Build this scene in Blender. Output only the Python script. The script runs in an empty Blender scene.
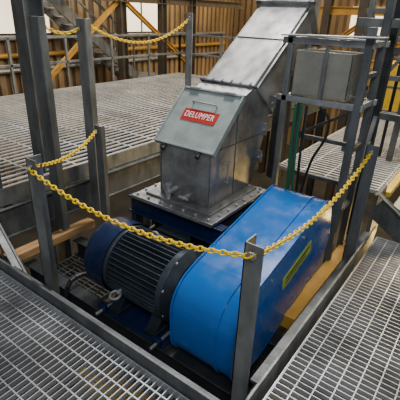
import bpy, math, random
from mathutils import Vector, Matrix
random.seed(4)
rad=math.radians
# ------------------------------------------------------------ materials
def mat(name,col,rough=.5,metal=0.0,var=.12,scale=8,bump=0.0,emit=0,stretch=None,col2=None,rvar=.12):
    m=bpy.data.materials.new(name); m.use_nodes=True
    nt=m.node_tree; b=nt.nodes['Principled BSDF']
    tc=nt.nodes.new('ShaderNodeTexCoord'); mp=nt.nodes.new('ShaderNodeMapping')
    nt.links.new(tc.outputs['Object'],mp.inputs['Vector'])
    if stretch: mp.inputs['Scale'].default_value=stretch
    n=nt.nodes.new('ShaderNodeTexNoise'); n.inputs['Scale'].default_value=scale; n.inputs['Detail'].default_value=8; n.inputs['Roughness'].default_value=.62
    nt.links.new(mp.outputs['Vector'],n.inputs['Vector'])
    r=nt.nodes.new('ShaderNodeValToRGB')
    c1=[max(0,c*(1-var)) for c in col]; c2=list(col2) if col2 else [min(1,c*(1+var)) for c in col]
    r.color_ramp.elements[0].position=.35; r.color_ramp.elements[1].position=.65
    r.color_ramp.elements[0].color=(*c1,1); r.color_ramp.elements[1].color=(*c2,1)
    nt.links.new(n.outputs['Fac'],r.inputs['Fac']); nt.links.new(r.outputs['Color'],b.inputs['Base Color'])
    b.inputs['Metallic'].default_value=metal
    mr=nt.nodes.new('ShaderNodeMapRange'); mr.inputs['From Min'].default_value=.3; mr.inputs['From Max'].default_value=.7
    mr.inputs['To Min'].default_value=max(.05,rough-rvar*.6); mr.inputs['To Max'].default_value=min(1,rough+rvar)
    n2=nt.nodes.new('ShaderNodeTexNoise'); n2.inputs['Scale'].default_value=scale*2.3; n2.inputs['Detail'].default_value=5
    nt.links.new(mp.outputs['Vector'],n2.inputs['Vector']); nt.links.new(n2.outputs['Fac'],mr.inputs['Value']); nt.links.new(mr.outputs['Result'],b.inputs['Roughness'])
    if bump:
        bp=nt.nodes.new('ShaderNodeBump'); bp.inputs['Strength'].default_value=bump; bp.inputs['Distance'].default_value=.01
        nt.links.new(n.outputs['Fac'],bp.inputs['Height']); nt.links.new(bp.outputs['Normal'],b.inputs['Normal'])
    if emit:
        b.inputs['Emission Color'].default_value=(*col,1); b.inputs['Emission Strength'].default_value=emit
    return m
M_GALV=mat('galvanised_steel',(.36,.37,.38),.42,.55,.2,14)
M_GRATE=mat('grating_steel',(.46,.47,.49),.40,.45,.4,2.0)
M_GRATEF=mat('grating_steel_far',(.50,.51,.52),.42,.4,.25,1.5)
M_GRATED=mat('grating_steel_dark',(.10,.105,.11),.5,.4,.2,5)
M_POST=mat('post_steel',(.12,.13,.135),.5,.45,.35,6,.1,stretch=(1,1,.4))
M_POSTL=mat('post_steel_light',(.20,.21,.21),.45,.5,.35,7,.1,stretch=(1,1,.4))
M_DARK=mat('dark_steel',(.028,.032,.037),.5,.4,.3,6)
M_HOP=mat('hopper_stainless',(.31,.315,.32),.38,.75,.38,5,.08)
M_CHUTE=mat('chute_stainless',(.46,.465,.46),.38,.65,.3,5,.06,stretch=(1,.4,1))
M_WELD=mat('weld_seam',(.16,.15,.14),.5,.6,.3,30,.3)
M_LID=mat('lid_painted_grey',(.32,.37,.36),.4,.25,.15,9)
M_BLUE=mat('guard_blue_paint',(.003,.115,.43),.22,0,.09,3)
M_NAVY=mat('motor_bell_blue',(.006,.016,.06),.3,.1,.15,6)
M_MOTOR=mat('motor_grey',(.02,.028,.038),.4,.3,.2,10)
M_FIN=mat('motor_fin',(.05,.065,.085),.32,.4,.2,10)
M_YCH=mat('chain_yellow',(.92,.62,.005),.35,0,.04,20)
M_YEL=mat('safety_yellow',(.70,.46,.03),.5,0,.15,8)
M_RED=mat('nameplate_red',(.45,.015,.01),.5,0,.05,20)
M_WHITE=mat('white_paint',(.8,.8,.76),.5,0,.03,20)
M_WOOD=mat('timber',(.36,.21,.09),.7,0,.3,5,.1,stretch=(6,1,6))
M_TAN=mat('wall_tan',(.33,.22,.11),.7,0,.35,1.2,stretch=(1,1,.3))
M_TAND=mat('wall_tan_dark',(.16,.105,.055),.7,0,.3,1.2)
M_ORANGE=mat('orange_steel',(.55,.30,.05),.5,.1,.15,4)
M_BRN=mat('brown_steel',(.08,.06,.04),.6,.2,.2,4)
M_CONC=mat('floor_concrete',(.045,.04,.03),.8,0,.25,1.5)
M_PLEX=mat('plexi_panel',(.30,.29,.25),.2,.1,.15,4)
M_GREEN=mat('green_hose',(.01,.14,.07),.4,0,.1,8)
M_BLACK=mat('black_rubber',(.012,.012,.014),.45,0,.1,8)
M_WIN=mat('window_glow',(1,.85,.62),.5,0,0,1,0,2.0)
M_LABEL=mat('label_yellow',(.42,.50,.05),.5,0,.1,30)
# ------------------------------------------------------------ mesh builder
class B:
    def __init__(s): s.v=[];s.f=[];s.m=[];s.mats=[]
    def mi(s,m):
        if m not in s.mats: s.mats.append(m)
        return s.mats.index(m)
    def add(s,vs,fs,m):
        o=len(s.v); s.v+= [tuple(v) for v in vs]; k=s.mi(m)
        for f in fs: s.f.append([o+i for i in f]); s.m.append(k)
    def box(s,x0,x1,y0,y1,z0,z1,m):
        s.add([(x0,y0,z0),(x1,y0,z0),(x1,y1,z0),(x0,y1,z0),(x0,y0,z1),(x1,y0,z1),(x1,y1,z1),(x0,y1,z1)],
              [(3,2,1,0),(4,5,6,7),(0,1,5,4),(1,2,6,5),(2,3,7,6),(3,0,4,7)],m)
    def beam(s,p0,p1,w,h,m,up=(0,0,1)):
        p0=Vector(p0);p1=Vector(p1);d=(p1-p0).normalized();u=Vector(up)
        if abs(d.dot(u))>.98:u=Vector((0,1,0))
        a=d.cross(u).normalized();b=a.cross(d).normalized()
        vs=[]
        for p in (p0,p1):
            for i,j in ((-1,-1),(1,-1),(1,1),(-1,1)): vs.append(p+a*(i*w/2)+b*(j*h/2))
        s.add(vs,[(0,1,2,3),(7,6,5,4),(0,4,5,1),(1,5,6,2),(2,6,7,3),(3,7,4,0)],m)
    def ibeam(s,p0,p1,w,h,t,m,up=(0,0,1)):
        p0=Vector(p0);p1=Vector(p1);d=(p1-p0).normalized();u=Vector(up)
        if abs(d.dot(u))>.98:u=Vector((0,1,0))
        a=d.cross(u).normalized();b=a.cross(d).normalized()
        s.beam(p0,p1,t,h-2*t,m,b)
        for k in (-1,1): s.beam(p0+b*k*(h-t)/2,p1+b*k*(h-t)/2,w,t,m,b)
    def cyl(s,p0,p1,r,m,n=16,r2=None,cap=True):
        p0=Vector(p0);p1=Vector(p1);r2=r if r2 is None else r2
        d=(p1-p0).normalized();u=Vector((0,0,1)) if abs(d.z)<.9 else Vector((0,1,0))
        a=d.cross(u).normalized();b=a.cross(d)
        vs=[];fs=[]
        for p,q in((p0,r),(p1,r2)):
            for i in range(n):
                t=2*math.pi*i/n; vs.append(p+a*q*math.cos(t)+b*q*math.sin(t))
        for i in range(n): fs.append((i,(i+1)%n,n+(i+1)%n,n+i))
        if cap: fs.append(tuple(range(n))[::-1]); fs.append(tuple(range(n,2*n)))
        s.add(vs,fs,m)
    def prism(s,prof,x0,x1,m):
        n=len(prof);vs=[(x0,y,z) for y,z in prof]+[(x1,y,z) for y,z in prof]
        fs=[(i,(i+1)%n,n+(i+1)%n,n+i) for i in range(n)]+[tuple(range(n))[::-1],tuple(range(n,2*n))]
        s.add(vs,fs,m)
    def tube(s,pts,r,m,n=8):
        P=[Vector(p) for p in pts];Q=[P[0]]+P+[P[-1]];out=[]
        for i in range(1,len(Q)-2):
            for k in range(6):
                t=k/6;a,b,c,d=Q[i-1],Q[i],Q[i+1],Q[i+2]
                out.append(.5*((2*b)+(c-a)*t+(2*a-5*b+4*c-d)*t*t+(3*b-a-3*c+d)*t**3))
        out.append(P[-1])
        for a,b in zip(out[:-1],out[1:]): s.cyl(a,b,r,m,n)
    def torus(s,c,dirv,nrm,RX,RY,r,m,n=12,k=6):
        c=Vector(c);a=Vector(dirv).normalized();w=Vector(nrm);w=(w-a*w.dot(a)).normalized();b=w.cross(a)
        vs=[];fs=[]
        for i in range(n):
            t=2*math.pi*i/n;cc=c+a*RX*math.cos(t)+b*RY*math.sin(t)
            o=(a*math.cos(t)+b*math.sin(t))
            for j in range(k):
                q=2*math.pi*j/k; vs.append(cc+o*r*math.cos(q)+w*r*math.sin(q))
        for i in range(n):
            for j in range(k):
                fs.append((i*k+j,((i+1)%n)*k+j,((i+1)%n)*k+(j+1)%k,i*k+(j+1)%k))
        s.add(vs,fs,m)
    def done(s,name,bevel=0,parent=None,smooth=True,ang=35):
        me=bpy.data.meshes.new(name);me.from_pydata(s.v,[],s.f)
        for m in s.mats: me.materials.append(m)
        me.polygons.foreach_set('material_index',s.m)
        me.update()
        import bmesh
        bm=bmesh.new();bm.from_mesh(me);bmesh.ops.recalc_face_normals(bm,faces=bm.faces);bm.to_mesh(me);bm.free()
        if smooth:
            me.shade_smooth(); me.set_sharp_from_angle(angle=rad(ang))
        o=bpy.data.objects.new(name,me);bpy.context.collection.objects.link(o)
        if bevel:
            bv=o.modifiers.new('bevel','BEVEL');bv.width=bevel;bv.segments=2;bv.limit_method='ANGLE';bv.angle_limit=rad(40)
        if parent:o.parent=parent
        return o
def empty(name):
    o=bpy.data.objects.new(name,None);bpy.context.collection.objects.link(o);return o
# ------------------------------------------------------------ gratings
def grating(name,x0,x1,y0,y1,z,along='y',pitch=.044,cross=.1,m=M_GRATE,frame=True,h=.035,t=.006,ct=.004):
    b=B()
    if along=='y':
        n=int((x1-x0)/pitch)
        for i in range(n+1): x=x0+i*pitch; b.box(x-t/2,x+t/2,y0,y1,z-h,z,m)
        n=int((y1-y0)/cross)
        for i in range(n+1): y=y0+i*cross; b.box(x0,x1,y-ct,y+ct,z-min(h*.6,.012),z-.001,m)
    else:
        n=int((y1-y0)/pitch)
        for i in range(n+1): y=y0+i*pitch; b.box(x0,x1,y-t/2,y+t/2,z-h,z,m)
        n=int((x1-x0)/cross)
        for i in range(n+1): x=x0+i*cross; b.box(x-ct,x+ct,y0,y1,z-min(h*.6,.012),z-.001,m)
    if frame:
        for q in ((x0-.008,x0,y0,y1),(x1,x1+.008,y0,y1),(x0,x1,y0-.008,y0),(x0,x1,y1,y1+.008)):
            b.box(*q,z-h-.02,z+.004,m)
    return b.done(name,smooth=False)
grating('grating_walkway',-3.9,-.64,-1.2,1.27,0,'y')
grating('grating_walkway',-.6,2.4,-1.2,3.95,0,'x')
grating('grating_platform',-8.0,-3.48,1.8,9.8,.35,'y',pitch=.115,cross=.46,t=.036,ct=.012,h=.014,m=M_GRATEF)
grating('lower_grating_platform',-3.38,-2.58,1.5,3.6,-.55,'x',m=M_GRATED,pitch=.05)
grating('stair_landing_grating',-2.0,-.76,4.45,8.5,.3,'x',pitch=.085,t=.026,cross=.3,ct=.006,h=.02,m=M_GRATEF)
# ------------------------------------------------------------ pit framing
b=B()
b.box(-3.38,-.66,1.29,1.31,-.2,.09,M_POST)
b.box(-3.38,-.78,1.31,1.39,-.02,-.0,M_POST)
b.box(-3.38,-.66,1.29,1.44,-.22,-.2,M_POST)
b.box(-.66,-.64,1.3,4.0,-.2,.09,M_POSTL)
b.box(-.74,-.66,1.62,4.0,-.02,0,M_POST)
b.box(-.76,-.64,1.62,4.0,-.24,-.2,M_POST)
b.done('pit_frame',.003)
b=B()
b.ibeam((-3.42,1.3,.14),(-3.42,10,.14),.07,.30,.012,M_POST)
b.box(-3.45,-3.44,1.3,10,.3,.47,M_POSTL)
b.ibeam((-3.42,1.68,.14),(-8.2,1.68,.14),.1,.30,.012,M_POST)
for y in (3.5,6,8.5): b.ibeam((-3.5,y,.17),(-8.0,y,.17),.1,.2,.012,M_DARK)
for x,y in ((-3.42,1.4),(-3.42,4.6),(-3.42,9.8),(-8.1,1.7),(-8.1,5),(-8.1,9.8)): b.ibeam((x,y,-3),(x,y,-.03),.15,.15,.012,M_DARK)
b.done('platform_edge_beam',.003)
b=B()
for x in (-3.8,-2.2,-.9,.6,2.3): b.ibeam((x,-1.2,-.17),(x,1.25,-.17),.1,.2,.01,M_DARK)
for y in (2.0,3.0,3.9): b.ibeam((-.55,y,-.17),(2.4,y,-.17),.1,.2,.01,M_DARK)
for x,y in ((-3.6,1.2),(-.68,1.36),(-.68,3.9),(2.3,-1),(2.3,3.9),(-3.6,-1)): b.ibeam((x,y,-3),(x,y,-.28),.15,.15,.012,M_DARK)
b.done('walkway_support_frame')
# ------------------------------------------------------------ posts
def angle_post(x,y,z0,z1,w=.1,t=.01,m=M_POSTL,sx=1,sy=1,name='chain_post'):
    b=B()
    b.box(min(x,x+sx*w),max(x,x+sx*w),min(y,y+sy*t),max(y,y+sy*t),z0,z1,m)
    b.box(min(x,x+sx*t),max(x,x+sx*t),min(y,y+sy*w),max(y,y+sy*w),z0,z1,m)
    b.cyl((x+sx*w*.5,y-.012,z1-.05),(x+sx*w*.5,y+.02,z1-.05),.012,M_GALV,8)
    return b.done(name,.002)
angle_post(-2.50,1.40,-.2,1.06,.115)
angle_post(-.80,1.50,-.9,1.0,.105,m=M_POSTL)
angle_post(-.76,3.36,-.2,1.08,.10,m=M_POST)
def channel_post(x,y,z0,z1,w,d,t,m,name='channel_post'):
    b=B()
    b.box(x-w/2,x+w/2,y-t/2,y+t/2,z0,z1,m)
    for s in(-1,1): b.box(x+s*w/2-t/2,x+s*w/2+t/2,y,y+d,z0,z1,m)
    return b.done(name,.002)
channel_post(-3.315,2.12,-.1,1.93,.12,.07,.012,M_POST)
channel_post(-3.315,2.60,-.1,1.92,.12,.07,.012,M_POSTL)
channel_post(-3.13,2.56,-.1,.95,.09,.05,.01,M_POST)
angle_post(-3.37,4.25,.0,2.0,.1,m=M_GALV)
b=B(); b.ibeam((-3.9,2.45,-3),(-3.9,2.45,5),.2,.22,.015,M_POST); b.done('building_column')
# ------------------------------------------------------------ chains
def chain(name,p0,p1,sag,pitch=.034,r=.0052):
    b=B();p0=Vector(p0);p1=Vector(p1)
    def P(t): return p0.lerp(p1,t)-Vector((0,0,4*sag*t*(1-t)))
    N=400;pts=[P(i/N) for i in range(N+1)];L=[0]
    for a,c in zip(pts[:-1],pts[1:]):L.append(L[-1]+(c-a).length)
    n=max(3,int(L[-1]/pitch));j=0
    for i in range(n):
        s=(i+.5)*L[-1]/n
        while L[j+1]<s:j+=1
        c=pts[j];d=(pts[j+1]-pts[j]).normalized()
        w=Vector((0,0,1)) if i%2 else d.cross(Vector((0,0,1)))
        w=Matrix.Rotation(rad(35),3,d)@w
        b.torus(c,d,w,.023,.014,r,M_YCH,10,5)
    b.torus(p0,(0,0,1),(0,1,0),.018,.018,.004,M_GALV)
    b.torus(p1,(0,0,1),(0,1,0),.018,.018,.004,M_GALV)
    return b.done(name,ang=80)
chain('safety_chain',(-2.43,1.375,1.0),(-.75,1.475,.95),.13)
chain('safety_chain',(-.74,1.475,.95),(-.71,3.33,1.02),.14)
chain('safety_chain',(-2.46,1.43,1.0),(-3.13,2.53,.90),.08)
chain('safety_chain',(-3.33,2.21,1.86),(-3.315,2.57,1.83),.05)
chain('safety_chain',(-3.30,2.69,1.86),(-3.32,4.22,1.92),.2)
# ------------------------------------------------------------ electric motor
mo=empty('electric_motor')
AY,AZ=2.0,.08
b=B()
b.cyl((-2.13,AY,AZ),(-1.5,AY,AZ),.245,M_MOTOR,48)
for i in range(44):
    t=2*math.pi*i/44
    if 230<math.degrees(t)<310: continue
    d=Vector((0,math.cos(t),math.sin(t)));c=Vector((0,AY,AZ))
    b.beam(c+d*.262+Vector((-2.11,0,0)),c+d*.262+Vector((-1.58,0,0)),.008,.07,M_FIN,d)
b.done('finned_frame',.002,mo)
b=B()
b.cyl((-1.60,AY,AZ),(-1.55,AY,AZ),.30,M_FIN,48)
b.cyl((-1.55,AY,AZ),(-1.48,AY,AZ),.30,M_MOTOR,48,.24)
b.cyl((-1.48,AY,AZ),(-1.41,AY,AZ),.12,M_MOTOR,32)
b.cyl((-2.16,AY,AZ),(-2.12,AY,AZ),.30,M_FIN,48)
for i in range(8):
    t=2*math.pi*(i+.5)/8;c=Vector((0,AY+.285*math.cos(t),AZ+.285*math.sin(t)))
    b.cyl(c+Vector((-1.6,0,0)),c+Vector((-1.535,0,0)),.014,M_GALV,6)
b.done('end_brackets',.003,mo)
b=B()
prof=[(-2.15,.315),(-2.34,.315),(-2.375,.305),(-2.40,.28),(-2.41,.24)]
for (xa,ra),(xb,rb) in zip(prof[:-1],prof[1:]): b.cyl((xa,AY,AZ),(xb,AY,AZ),ra,M_NAVY,48,rb,cap=False)
for r in (.05,.09,.13,.17,.21,.24): b.torus((-2.41,AY,AZ),(0,1,0),(1,0,0),r,r,.006,M_NAVY,36,5)
for i in range(8):
    t=math.pi*i/4; b.cyl((-2.41,AY,AZ),(-2.41,AY+.24*math.cos(t),AZ+.24*math.sin(t)),.006,M_NAVY,6)
b.cyl((-2.39,AY,AZ),(-2.36,AY,AZ),.26,M_BLACK,32)
b.done('fan_cover',0,mo,ang=50)
b=B()
for x in (-2.05,-1.65):
    b.box(x-.06,x+.06,AY-.30,AY+.30,-.27,-.22,M_MOTOR)
    for s in(-1,1): b.prism([(AY+s*.29,-.23),(AY+s*.17,-.23),(AY+s*.12,-.12),(AY+s*.2,-.1)],x-.05,x+.05,M_MOTOR)
b.box(-2.02,-1.72,AY+.19,AY+.29,.12,.34,M_MOTOR)
b.done('feet_and_terminal_box',.004,mo)
b=B()
b.torus((-1.98,AY-.33,AZ-.1),(1,0,0),(0,-.25,1),.042,.042,.011,M_GALV,18,8)
b.cyl((-1.98,AY-.31,AZ-.1),(-1.98,AY-.24,AZ-.08),.018,M_GALV,12)
b.torus((-1.85,AY,AZ+.335),(1,0,0),(0,1,0),.035,.035,.01,M_GALV,18,8)
b.done('lifting_eyes',0,mo)
# ------------------------------------------------------------ belt guard
gd=empty('belt_guard')
def rpoly(pts,off=0):
    n=len(pts);out=[]
    for i in range(n):
        p=Vector(pts[i][:2]);a=Vector(pts[i-1][:2]);c=Vector(pts[(i+1)%n][:2]);r=pts[i][2]
        da=(a-p).normalized();dc=(c-p).normalized();ang=da.angle(dc)
        t=r/math.tan(ang/2);bis=(da+dc).normalized();ce=p+bis*(r/math.sin(ang/2))
        s=p+da*t-ce;e=p+dc*t-ce;a0=math.atan2(s.y,s.x);a1=math.atan2(e.y,e.x);df=(a1-a0+math.pi)%(2*math.pi)-math.pi
        k=10
        for j in range(k+1):
            q=a0+df*j/k; out.append((ce.x+(r+off)*math.cos(q),ce.y+(r+off)*math.sin(q)))
    return out
GP=[(1.66,-.27,.20),(1.65,.32,.26),(1.95,.415,.2),(3.13,.66,.17),(3.33,.10,.25),(3.0,-.05,.15),(2.1,-.27,.2)]
b=B();b.prism(rpoly(GP),-1.39,-.90,M_BLUE);b.done('cover',.006,gd,ang=25)
b=B()
b.prism(rpoly(GP,.010),-1.03,-1.018,M_BLUE)
b.prism(rpoly(GP,.012),-.905,-.893,M_BLUE);b.prism(rpoly(GP,.012),-1.40,-1.388,M_BLUE);b.done('seam_flanges',.002,gd)
b=B()
b.beam((-.891,2.32,.22),(-.891,2.80,.33),.006,.11,M_LABEL)
b.beam((-.888,2.36,.25),(-.888,2.76,.342),.004,.018,M_BLACK);b.beam((-.888,2.36,.21),(-.888,2.70,.288),.004,.012,M_BLACK)
b.done('warning_label',0,gd)
b=B()
for y,z in ((1.73,.2),(2.1,.38),(2.6,.49),(3.05,.57),(3.24,.25),(1.75,-.12)):
    b.cyl((-.893,y,z),(-.882,y,z),.011,M_GALV,6)
for y in (1.9,3.0):
    b.box(-1.3,-1.0,y-.03,y+.03,-.28,-.2 if y<2.5 else 0,M_DARK)
b.done('bolts_and_brackets',0,gd)
# ------------------------------------------------------------ machine: crusher with hopper
cr=empty('lump_crusher')
X0,X1=-2.24,-1.70
b=B()
b.prism([(2.50,.52),(2.50,1.0),(2.87,1.36),(3.10,1.44),(3.45,1.2),(3.2,.52)],X0,X1,M_HOP)
b.done('hopper',.006,cr,ang=20)
b=B()
b.prism([(3.08,1.425),(4.06,2.11),(4.31,1.77),(3.42,1.16)],X0+.015,X1-.015,M_CHUTE)
b.prism([(4.08,2.12),(4.16,3.2),(4.62,3.2),(4.33,1.78)],X0+.03,X1-.03,M_CHUTE)
b.done('inlet_chute',.005,cr,ang=20)
b=B()
def flange(y0,z0,y1,z1,over,t):
    d=Vector((0,y1-y0,z1-z0)).normalized();n=Vector((0,-d.z,d.y))
    a=Vector((0,y0,z0))-d*over;c=Vector((0,y1,z1))+d*over
    for s0,s1 in ((X0-over,X0+.02),(X1-.02,X1+over)):
        m=(s0+s1)/2; b.beam(a+Vector((m,0,0)),c+Vector((m,0,0)),s1-s0,t,M_HOP,n)
    for p in (a,c):
        b.beam(p+d*(over/2 if p is a else -over/2)+Vector((X0-over,0,0)),p+d*(over/2 if p is a else -over/2)+Vector((X1+over,0,0)),over,t,M_HOP,n)
flange(3.10,1.44,3.44,1.18,.03,.014)
flange(4.06,2.11,4.31,1.77,.045,.025)
b.beam((X1+.0,3.12,1.40),(X1+.0,4.08,2.075),.02,.03,M_HOP)
b.beam((X0-.0,3.12,1.42),(X0-.0,4.08,2.095),.02,.03,M_HOP)
for y,z in ((3.45,1.28),(3.33,1.05),(3.28,.8)):
    b.box(X1,X1+.07,y-.06,y-.045,z-.05,z+.06,M_HOP)
    b.cyl((X1+.045,y-.08,z),(X1+.045,y+.0,z),.012,M_GALV,8)
# bolts round the joint, weld seams and handles
for k in range(6):
    x=X0+.03+k*(X1-X0-.06)/5; b.cyl((x,3.07,1.462),(x,3.09,1.478),.011,M_GALV,6)
b.beam((X1+.002,2.52,1.0),(X1+.002,3.38,1.0),.006,.008,M_WELD)
b.beam((X1+.002,2.86,1.35),(X1+.002,2.86,.54),.006,.008,M_WELD,(0,1,0))
b.beam((X0+.01,3.62,1.808),(X1-.01,3.62,1.808),.008,.008,M_WELD)
b.beam((X1-.01,3.62,1.80),(X1-.01,3.88,1.48),.008,.008,M_WELD)
for x in (X0+.006,X1-.006): b.beam((x,2.496,.53),(x,2.496,.97),.008,.008,M_WELD,(0,1,0))
for z in (.70,.86): b.cyl((X1,2.7,z),(X1+.04,2.7,z),.008,M_GALV,8)
b.cyl((X1+.04,2.7,.69),(X1+.04,2.7,.87),.008,M_GALV,8)
b.done('chute_flanges',.001,cr)
b=B()
ldir=Vector((0,.37,.36)).normalized();ln=Vector((0,-ldir.z,ldir.y))
p0=Vector((-1.97,2.50,1.0))+ln*.012-ldir*.02;p1=Vector((-1.97,2.87,1.36))+ln*.012+ldir*.02
b.beam(p0,p1,.60,.022,M_LID,ln)
b.beam(p0-ldir*.008,p0+ldir*.012,.62,.045,M_LID,ln)
for x in (-2.275,-1.665): b.beam(p0+Vector((x+1.97,0,0)),p1+Vector((x+1.97,0,0)),.014,.05,M_LID,ln)
b.beam(p1,p1+ldir*.02,.62,.05,M_GALV,ln)
for x in (-2.15,-1.79):
    b.cyl(p1+Vector((x+1.97-.05,0,.01))+ln*.02,p1+Vector((x+1.97+.05,0,.01))+ln*.02,.015,M_GALV,10)
for x in (-2.15,-1.79):
    b.cyl((x,2.49,1.0),(x,2.43,.965),.012,M_BLACK,8); b.cyl((x,2.44,.97),(x,2.42,.96),.02,M_BLACK,10)
# lid handle
h0=p0+ldir*.42+Vector((-.12,0,0))+ln*.01;h1=h0+Vector((.24,0,0))
for h in (h0,h1): b.cyl(h,h+ln*.035,.007,M_GALV,8)
b.cyl(h0+ln*.035,h1+ln*.035,.007,M_GALV,8)
b.done('inspection_lid',.003,cr)
b=B()
pc=(p0+p1)/2+ln*.014
b.beam(pc-ldir*.03,pc+ldir*.085,.35,.006,M_RED,ln)
b.done('nameplate',0,cr)
tx=bpy.data.curves.new('nameplate_text','FONT');tx.body='DELUMPER';tx.size=.082;tx.align_x='CENTER';tx.align_y='CENTER';tx.extrude=.0015;tx.space_character=1.12
tx.materials.append(M_WHITE)
to=bpy.data.objects.new('nameplate_text',tx);bpy.context.collection.objects.link(to)
mm=Matrix((Vector((1,0,0)),ldir,ln)).transposed().to_4x4();mm.translation=pc+ldir*.0275+ln*.005
to.matrix_world=mm@Matrix.Diagonal((.70,1,1,1));to.parent=cr
b=B()
b.box(-2.42,-1.53,2.3,3.22,.47,.5,M_HOP)
b.box(-2.33,-1.62,2.4,3.17,.5,.52,M_HOP)
for i in range(7):
    for y in (2.34,3.18): b.cyl((-2.37+i*.13,y,.5),(-2.37+i*.13,y,.52),.014,M_GALV,6)
for i in range(6):
    for x in (-2.385,-1.565): b.cyl((x,2.46+i*.13,.5),(x,2.46+i*.13,.52),.014,M_GALV,6)
b.cyl((-2.06,2.5,.6),(-2.06,2.38,.6),.028,M_GALV,12);b.cyl((-2.06,2.40,.53),(-2.06,2.40,.67),.022,M_GALV,12);b.cyl((-2.06,2.40,.66),(-2.06,2.40,.68),.03,M_GALV,6)
b.cyl((-1.92,2.5,.57),(-1.92,2.42,.57),.02,M_GALV,12);b.cyl((-1.97,2.43,.57),(-1.87,2.43,.57),.016,M_GALV,8)
b.done('base_flange',.003,cr)
b=B()
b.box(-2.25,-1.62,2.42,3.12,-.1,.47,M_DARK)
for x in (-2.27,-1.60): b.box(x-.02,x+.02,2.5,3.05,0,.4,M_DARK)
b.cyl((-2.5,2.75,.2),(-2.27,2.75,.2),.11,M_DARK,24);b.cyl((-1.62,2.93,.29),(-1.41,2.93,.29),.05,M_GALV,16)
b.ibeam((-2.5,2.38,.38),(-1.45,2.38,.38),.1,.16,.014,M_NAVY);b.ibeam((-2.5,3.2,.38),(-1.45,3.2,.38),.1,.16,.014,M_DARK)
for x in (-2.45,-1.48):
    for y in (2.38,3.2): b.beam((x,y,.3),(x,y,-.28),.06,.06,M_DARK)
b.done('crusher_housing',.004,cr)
b=B()
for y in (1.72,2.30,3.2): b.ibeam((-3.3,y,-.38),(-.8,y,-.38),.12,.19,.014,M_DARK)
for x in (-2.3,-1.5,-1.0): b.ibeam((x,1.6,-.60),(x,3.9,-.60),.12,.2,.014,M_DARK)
b.box(-2.2,-1.5,1.68,2.34,-.285,-.27,M_NAVY)
for x in (-2.15,-1.55): b.cyl((x,1.60,-.255),(x,1.82,-.255),.014,M_GALV,8);b.box(x-.04,x+.04,1.66,1.69,-.27,-.2,M_NAVY)
b.done('machine_skid',.003)
b=B()
b.tube([(-3.2,1.52,-.34),(-2.4,1.52,-.34),(-1.5,1.52,-.34),(-1.0,1.52,-.36),(-.95,1.52,-.9)],.03,M_POSTL)
b.tube([(-2.75,3.6,-.2),(-2.72,2.8,-.2),(-2.7,2.4,-.24),(-2.62,2.0,-.24),(-2.6,1.66,-.24),(-2.6,1.62,-1.0)],.022,M_BLACK)
b.cyl((-2.9,3.0,-3),(-2.9,3.0,-.1),.05,M_POSTL,14);b.cyl((-2.9,3.0,-.12),(-2.9,3.0,-.09),.08,M_POSTL,14)
b.done('drain_pipes')
b=B()
b.box(-.92,-.80,2.45,3.9,-.27,-.15,M_ORANGE);b.box(-.86,-.8,1.7,3.8,-.9,-.75,M_YEL)
b.box(-1.95,-1.2,1.45,1.53,-.75,-.6,M_ORANGE);b.box(-2.5,-1.0,1.55,1.65,-1.2,-1.1,M_YEL)
b.done('yellow_support_beam',.004)
b=B();b.box(-3.34,-3.22,1.5,2.5,-.20,-.12,M_WOOD);b.done('timber_plank',.004)
# ------------------------------------------------------------ frame with panel box
b=B()
XL,XR,YA,YB=-1.58,-.92,3.47,3.86
for y in (YA,YB): b.beam((XL,y,.0),(XL,y,1.86),.05,.05,M_POSTL)
b.beam((XR,YA,-.2),(XR,YA,1.95),.06,.06,M_POST); b.beam((XR,YB,-.2),(XR,YB,2.4),.06,.06,M_POST)
for z in (1.82,1.33):
    for y in (YA,YB): b.beam((XL-.07,y,z),(XR+.05,y,z),.05,.05,M_GALV)
    for x in (XL,XR): b.beam((x,YA,z),(x,YB,z),.05,.05,M_GALV)
for z in (.5,.9): b.beam((XL,YB,z),(XR,YB,z),.04,.04,M_POST)
for z in (.35,.65,.95,1.58): b.beam((XR,YA,z),(XR,YB,z),.04,.04,M_POST)
b.beam((XL,YB,.9),(XR,YB,1.3),.03,.03,M_POST)
b.beam((-1.25,YA,1.33),(-1.25,YA,1.82),.03,.03,M_POSTL)
b.box(XL+.04,XR-.12,YA+.03,YA+.04,1.37,1.74,M_PLEX);b.box(XL+.04,XL+.05,YA+.03,YB-.05,1.37,1.74,M_PLEX);b.box(XR-.13,XR-.12,YA+.03,YB-.05,1.37,1.74,M_PLEX);b.box(XL+.04,XR-.12,YB-.06,YB-.05,1.37,1.74,M_PLEX)
b.box(XL+.04,XR-.12,YA+.03,YB-.05,1.36,1.37,M_PLEX)
b.beam((XL-.05,YA-.04,1.86),(XR+.12,YA-.04,1.88),.16,.012,M_GALV)
b.beam((XR-.25,YB+.05,1.98),(XR+.9,YB+.05,1.98),.07,.07,M_POSTL)
b.beam((XR-.02,4.22,-.2),(XR-.02,4.22,2.7),.09,.09,M_DARK)
b.beam((XR-.02,4.22,1.75),(XR+.8,4.22,1.75),.06,.06,M_POST);b.beam((XR-.02,4.22,1.15),(XR+.8,4.22,1.15),.06,.06,M_POST)
b.beam((XR,YB,.4),(XR,4.22,1.2),.04,.04,M_POST)
b.done('panel_support_frame',.003)
b=B()
for x in (-1.43,-1.38,-1.33): b.tube([(x,3.40,1.30),(x,3.40,.95),(x+.01,3.42,.5),(x+.0,3.50,.0),(x,3.5,-.4)],.013,M_GREEN if x<-1.35 else M_DARK)
b.done('green_hose')
b=B();b.tube([(-1.22,3.42,1.30),(-1.12,3.40,1.22),(-1.12,3.40,1.05),(-1.22,3.41,.8),(-1.28,3.43,.4),(-1.3,3.5,-.2)],.012,M_BLACK);b.done('power_cable')
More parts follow.
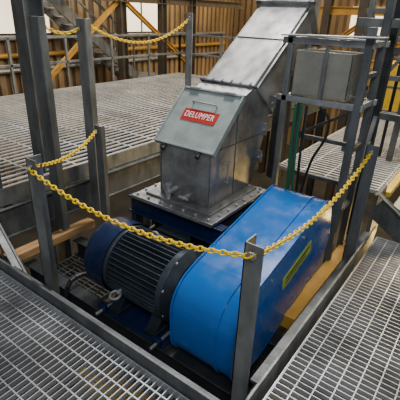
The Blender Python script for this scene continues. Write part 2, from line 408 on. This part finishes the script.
# ------------------------------------------------------------ stair on the right
b=B()
b.beam((-.70,4.05,.29),(.9,4.05,-.75),.02,.26,M_POST);b.beam((-.70,4.03,.43),(.9,4.03,-.62),.07,.014,M_POSTL)
b.box(-.74,-.66,4.45,8.5,.25,.31,M_YEL)
b.box(-.74,-.70,4.05,4.43,-.2,.4,M_POST)
for i in range(4): b.box(-.62+i*.25,-.36+i*.25,4.5,5.6,.10-i*.18,.13-i*.18,M_GALV);b.box(-.38+i*.25,-.34+i*.25,4.5,5.6,.09-i*.18,.14-i*.18,M_YEL)
b.beam((-.64,5.65,.25),(.9,5.65,-.75),.02,.26,M_POST)
b.done('stair_flight',.003)
# ------------------------------------------------------------ railings
def railing(name,pts,z,hs,m=M_POST,step=1.4,toe=True,s=.045):
    b=B()
    for a,c in zip(pts[:-1],pts[1:]):
        A=Vector((*a,z));C=Vector((*c,z));L=(C-A).length;n=max(1,round(L/step))
        for i in range(n+1):
            p=A.lerp(C,i/n); b.beam(p,p+Vector((0,0,hs[0])),s,s,m)
        for h in hs: b.beam(A+Vector((0,0,h)),C+Vector((0,0,h)),s,s,m)
        if toe: b.beam(A+Vector((0,0,.06)),C+Vector((0,0,.06)),.01,.12,m)
    return b.done(name,.003)
railing('guard_railing',[(-3.55,1.69),(-8.1,1.69)],.33,(1.0,.5),m=M_POSTL)
railing('guard_railing',[(-8.05,1.85),(-8.05,9.87),(-3.6,9.87)],.36,(1.07,.55),m=M_POSTL,s=.05,toe=False)
railing('guard_railing',[(-3.46,6.0),(-3.46,9.7)],.36,(1.0,.55),m=M_GALV)
railing('guard_railing',[(-.8,6.0),(-.8,8.4),(-2.0,8.4)],.31,(1.07,.55),m=M_POST)
b=B()
b.beam((-3.95,1.58,.62),(-2.66,1.40,-.28),.02,.2,M_POST);b.beam((-3.95,1.55,.72),(-2.66,1.37,-.18),.08,.014,M_POSTL)
b.beam((-3.95,1.46,.20),(-3.05,1.33,.10),.05,.05,M_YEL)
b.done('stair_stringer',.003)
# ------------------------------------------------------------ background plant
b=B()
for y in (5.5,8,9.6,11): b.ibeam((-8.5,y,-3),(-8.5,y,5),.2,.2,.02,M_BRN)
b.ibeam((-8.5,3,2.3),(-8.5,14,2.3),.2,.2,.02,M_BRN)
b.ibeam((-8.5,5.5,.4),(-8.5,8,2.3),.1,.1,.01,M_ORANGE);b.ibeam((-8.5,11,.4),(-8.5,8,2.3),.1,.1,.01,M_ORANGE)
b.done('building_column')
b=B()
YB0=8.9
for x in (-9.6,-8.9):
    b.beam((x,YB0,.2),(x,YB0-3.6,2.9),.05,.26,M_POSTL)
    b.beam((x,YB0,1.15),(x,YB0-3.6,3.85),.05,.05,M_POSTL)
    for i in range(5):
        y=YB0-.1-i*.75;z=.2+(YB0-y)*.75; b.beam((x,y,z),(x,y,z+.95),.04,.04,M_POSTL)
for i in range(14): y=YB0-.1-i*.25;z=.22+(YB0-y)*.75;b.box(-9.6,-8.9,y-.12,y+.12,z,z+.03,M_GALV)
b.box(-9.6,-8.9,YB0-.05,YB0+1.2,.12,.2,M_GALV)
for x in (-9.6,-8.9): b.beam((x,YB0+1.1,-3),(x,YB0+1.1,.12),.08,.08,M_BRN)
b.done('metal_staircase')
b=B()
for z in (.55,.9,1.3): b.cyl((-9.85,2,z),(-9.85,15,z),.06,M_ORANGE if z==.9 else M_GALV,10)
b.done('wall_piping')
b=B()
for x,y in ((-6,12),(-3.2,10.9),(-1.2,11.2),(.3,11.6),(-4.5,12)): b.ibeam((x,y,-3),(x,y,5),.2,.2,.02,M_BRN)
for z in (.1,1.4,2.2): b.ibeam((-6,12.2,z),(.5,11.6,z),.15,.2,.02,M_ORANGE)
b.ibeam((-3.2,10.9,1.0),(.3,11.6,1.0),.12,.18,.02,M_ORANGE)
b.ibeam((-6,12,0),(-3.2,10.9,1.9),.1,.1,.02,M_ORANGE)
b.ibeam((-3.2,10.9,0),(-1.2,11.2,1.9),.1,.1,.02,M_BRN);b.ibeam((-1.2,11.2,0.2),(.3,11.6,1.9),.1,.1,.02,M_BRN)
b.box(-2.6,-1.5,10.4,11.4,-1,1.1,M_YEL);b.box(-5.6,-4.8,10.8,11.4,-1,1.3,M_BRN)
b.done('orange_plant_frame')
b=B();b.cyl((-2.75,6.0,-.5),(-2.75,6.0,4.5),.14,M_DARK,24);b.cyl((-3.05,6.6,-.5),(-3.05,6.6,4.5),.08,M_BRN,16);b.done('vertical_pipe')
b=B()
for x,y in ((-1.55,5.6),(-.95,5.6),(-1.55,6.4),(-.95,6.4)): b.beam((x,y,.31),(x,y,2.7),.07,.07,M_POST)
for z in (.9,1.35,1.8,2.1): b.beam((-1.6,5.6,z),(-.9,5.6,z),.06,.06,M_POST); b.beam((-.95,5.6,z),(-.95,6.4,z),.06,.06,M_POST)
b.beam((-1.55,5.6,.9),(-.95,5.6,1.8),.04,.04,M_POST)
for x in (-1.4,-1.3,-1.1): b.cyl((x,5.7,.31),(x,5.7,2.7),.022,M_DARK,8)
b.done('pipe_support_rack',.003)
b=B()
b.box(-.2,.7,8.8,9.1,-.4,1.5,M_TAN);b.box(-.15,.65,8.78,8.8,.3,1.4,M_BRN);b.ibeam((.35,6.6,-3),(.35,6.6,3),.14,.14,.014,M_BRN);b.beam((.25,8.95,-3),(.25,8.95,-.4),.1,.1,M_BRN)
b.done('equipment_panel')
# room shell
b=B();b.box(-14,8,-4,16,-3.1,-3,M_CONC);b.done('floor')
b=B();b.box(-10.2,-10,-4,15.8,-3,6,M_TAND)
y=-4
while y<15.6: b.box(-10,-9.95,y,y+.16,-3,6,M_TAN); y+=.28
b.done('wall_left')
b=B();b.box(-10.2,8,15.8,16,-3,6,M_TAND)
x=-9.9
while x<8: b.box(x,x+.16,15.75,15.8,-3,6,M_TAN); x+=.28
b.done('wall_back')
b=B()
for y in (3.0,5.2,9.4): b.box(-9.95,-9.93,y,y+1.6,1.4,2.6,M_WIN); b.box(-9.93,-9.9,y+.78,y+.82,1.4,2.6,M_BRN); b.box(-9.94,-9.88,y-.05,y+1.65,1.34,1.4,M_BRN)
b.done('window_1')
b=B()
for x in (-8,-5,-2,0.5): b.box(x,x+1.6,15.7,15.74,1.2,2.4,M_WIN); b.box(x+.78,x+.82,15.66,15.7,1.2,2.4,M_BRN)
b.done('window_2')
# ------------------------------------------------------------ lights
def area(name,loc,size,power,col,target):
    l=bpy.data.lights.new(name,'AREA');l.size=size;l.energy=power;l.color=col
    o=bpy.data.objects.new(name,l);bpy.context.collection.objects.link(o);o.location=loc
    o.rotation_euler=(Vector(target)-Vector(loc)).to_track_quat('-Z','Y').to_euler();return o
area('ceiling_lamp',(-2.2,4.6,6),.9,430,(1,.96,.90),(-2,2.6,0))
area('ceiling_lamp',(1.0,-1.5,5),1.6,160,(.95,.98,1),(-1.6,2,0))
area('ceiling_lamp',(-6,7,5.5),3,260,(1,.95,.88),(-6,7,0))
area('ceiling_lamp',(0,11,5),2,520,(1,.78,.45),(-1.5,7.5,0))
area('ceiling_lamp',(-5,13,5),2,320,(1,.78,.45),(-9,10,0))
def pt(loc,p,col,r=.2):
    l=bpy.data.lights.new('work_lamp','POINT');l.energy=p;l.color=col;l.shadow_soft_size=r
    o=bpy.data.objects.new('work_lamp',l);bpy.context.collection.objects.link(o);o.location=loc
pt((-.95,3.4,-1.4),24,(1,.62,.15));pt((-.2,6.5,-1.2),70,(1,.65,.2));pt((-8.9,10.5,3.5),50,(1,.85,.6))
w=bpy.data.worlds.new('world');bpy.context.scene.world=w;w.use_nodes=True
w.node_tree.nodes['Background'].inputs[0].default_value=(.8,.87,.95,1);w.node_tree.nodes['Background'].inputs[1].default_value=.24
# ------------------------------------------------------------ camera
th=rad(25);az=rad(35.7);rho=rad(2.2)
F=Vector((-math.sin(az),math.cos(az),0)); Rh=Vector((math.cos(az),math.sin(az),0)); Z=Vector((0,0,1))
D=math.cos(th)*F-math.sin(th)*Z; U0=math.sin(th)*F+math.cos(th)*Z
R=math.cos(rho)*Rh+math.sin(rho)*U0; U=math.cos(rho)*U0-math.sin(rho)*Rh
cam=bpy.data.cameras.new('camera');co=bpy.data.objects.new('camera',cam);bpy.context.collection.objects.link(co)
cam.sensor_width=36;cam.lens=36;cam.clip_start=.02
Mx=Matrix((R,U,-D)).transposed().to_4x4();Mx.translation=(0,0,2);co.matrix_world=Mx
bpy.context.scene.camera=co
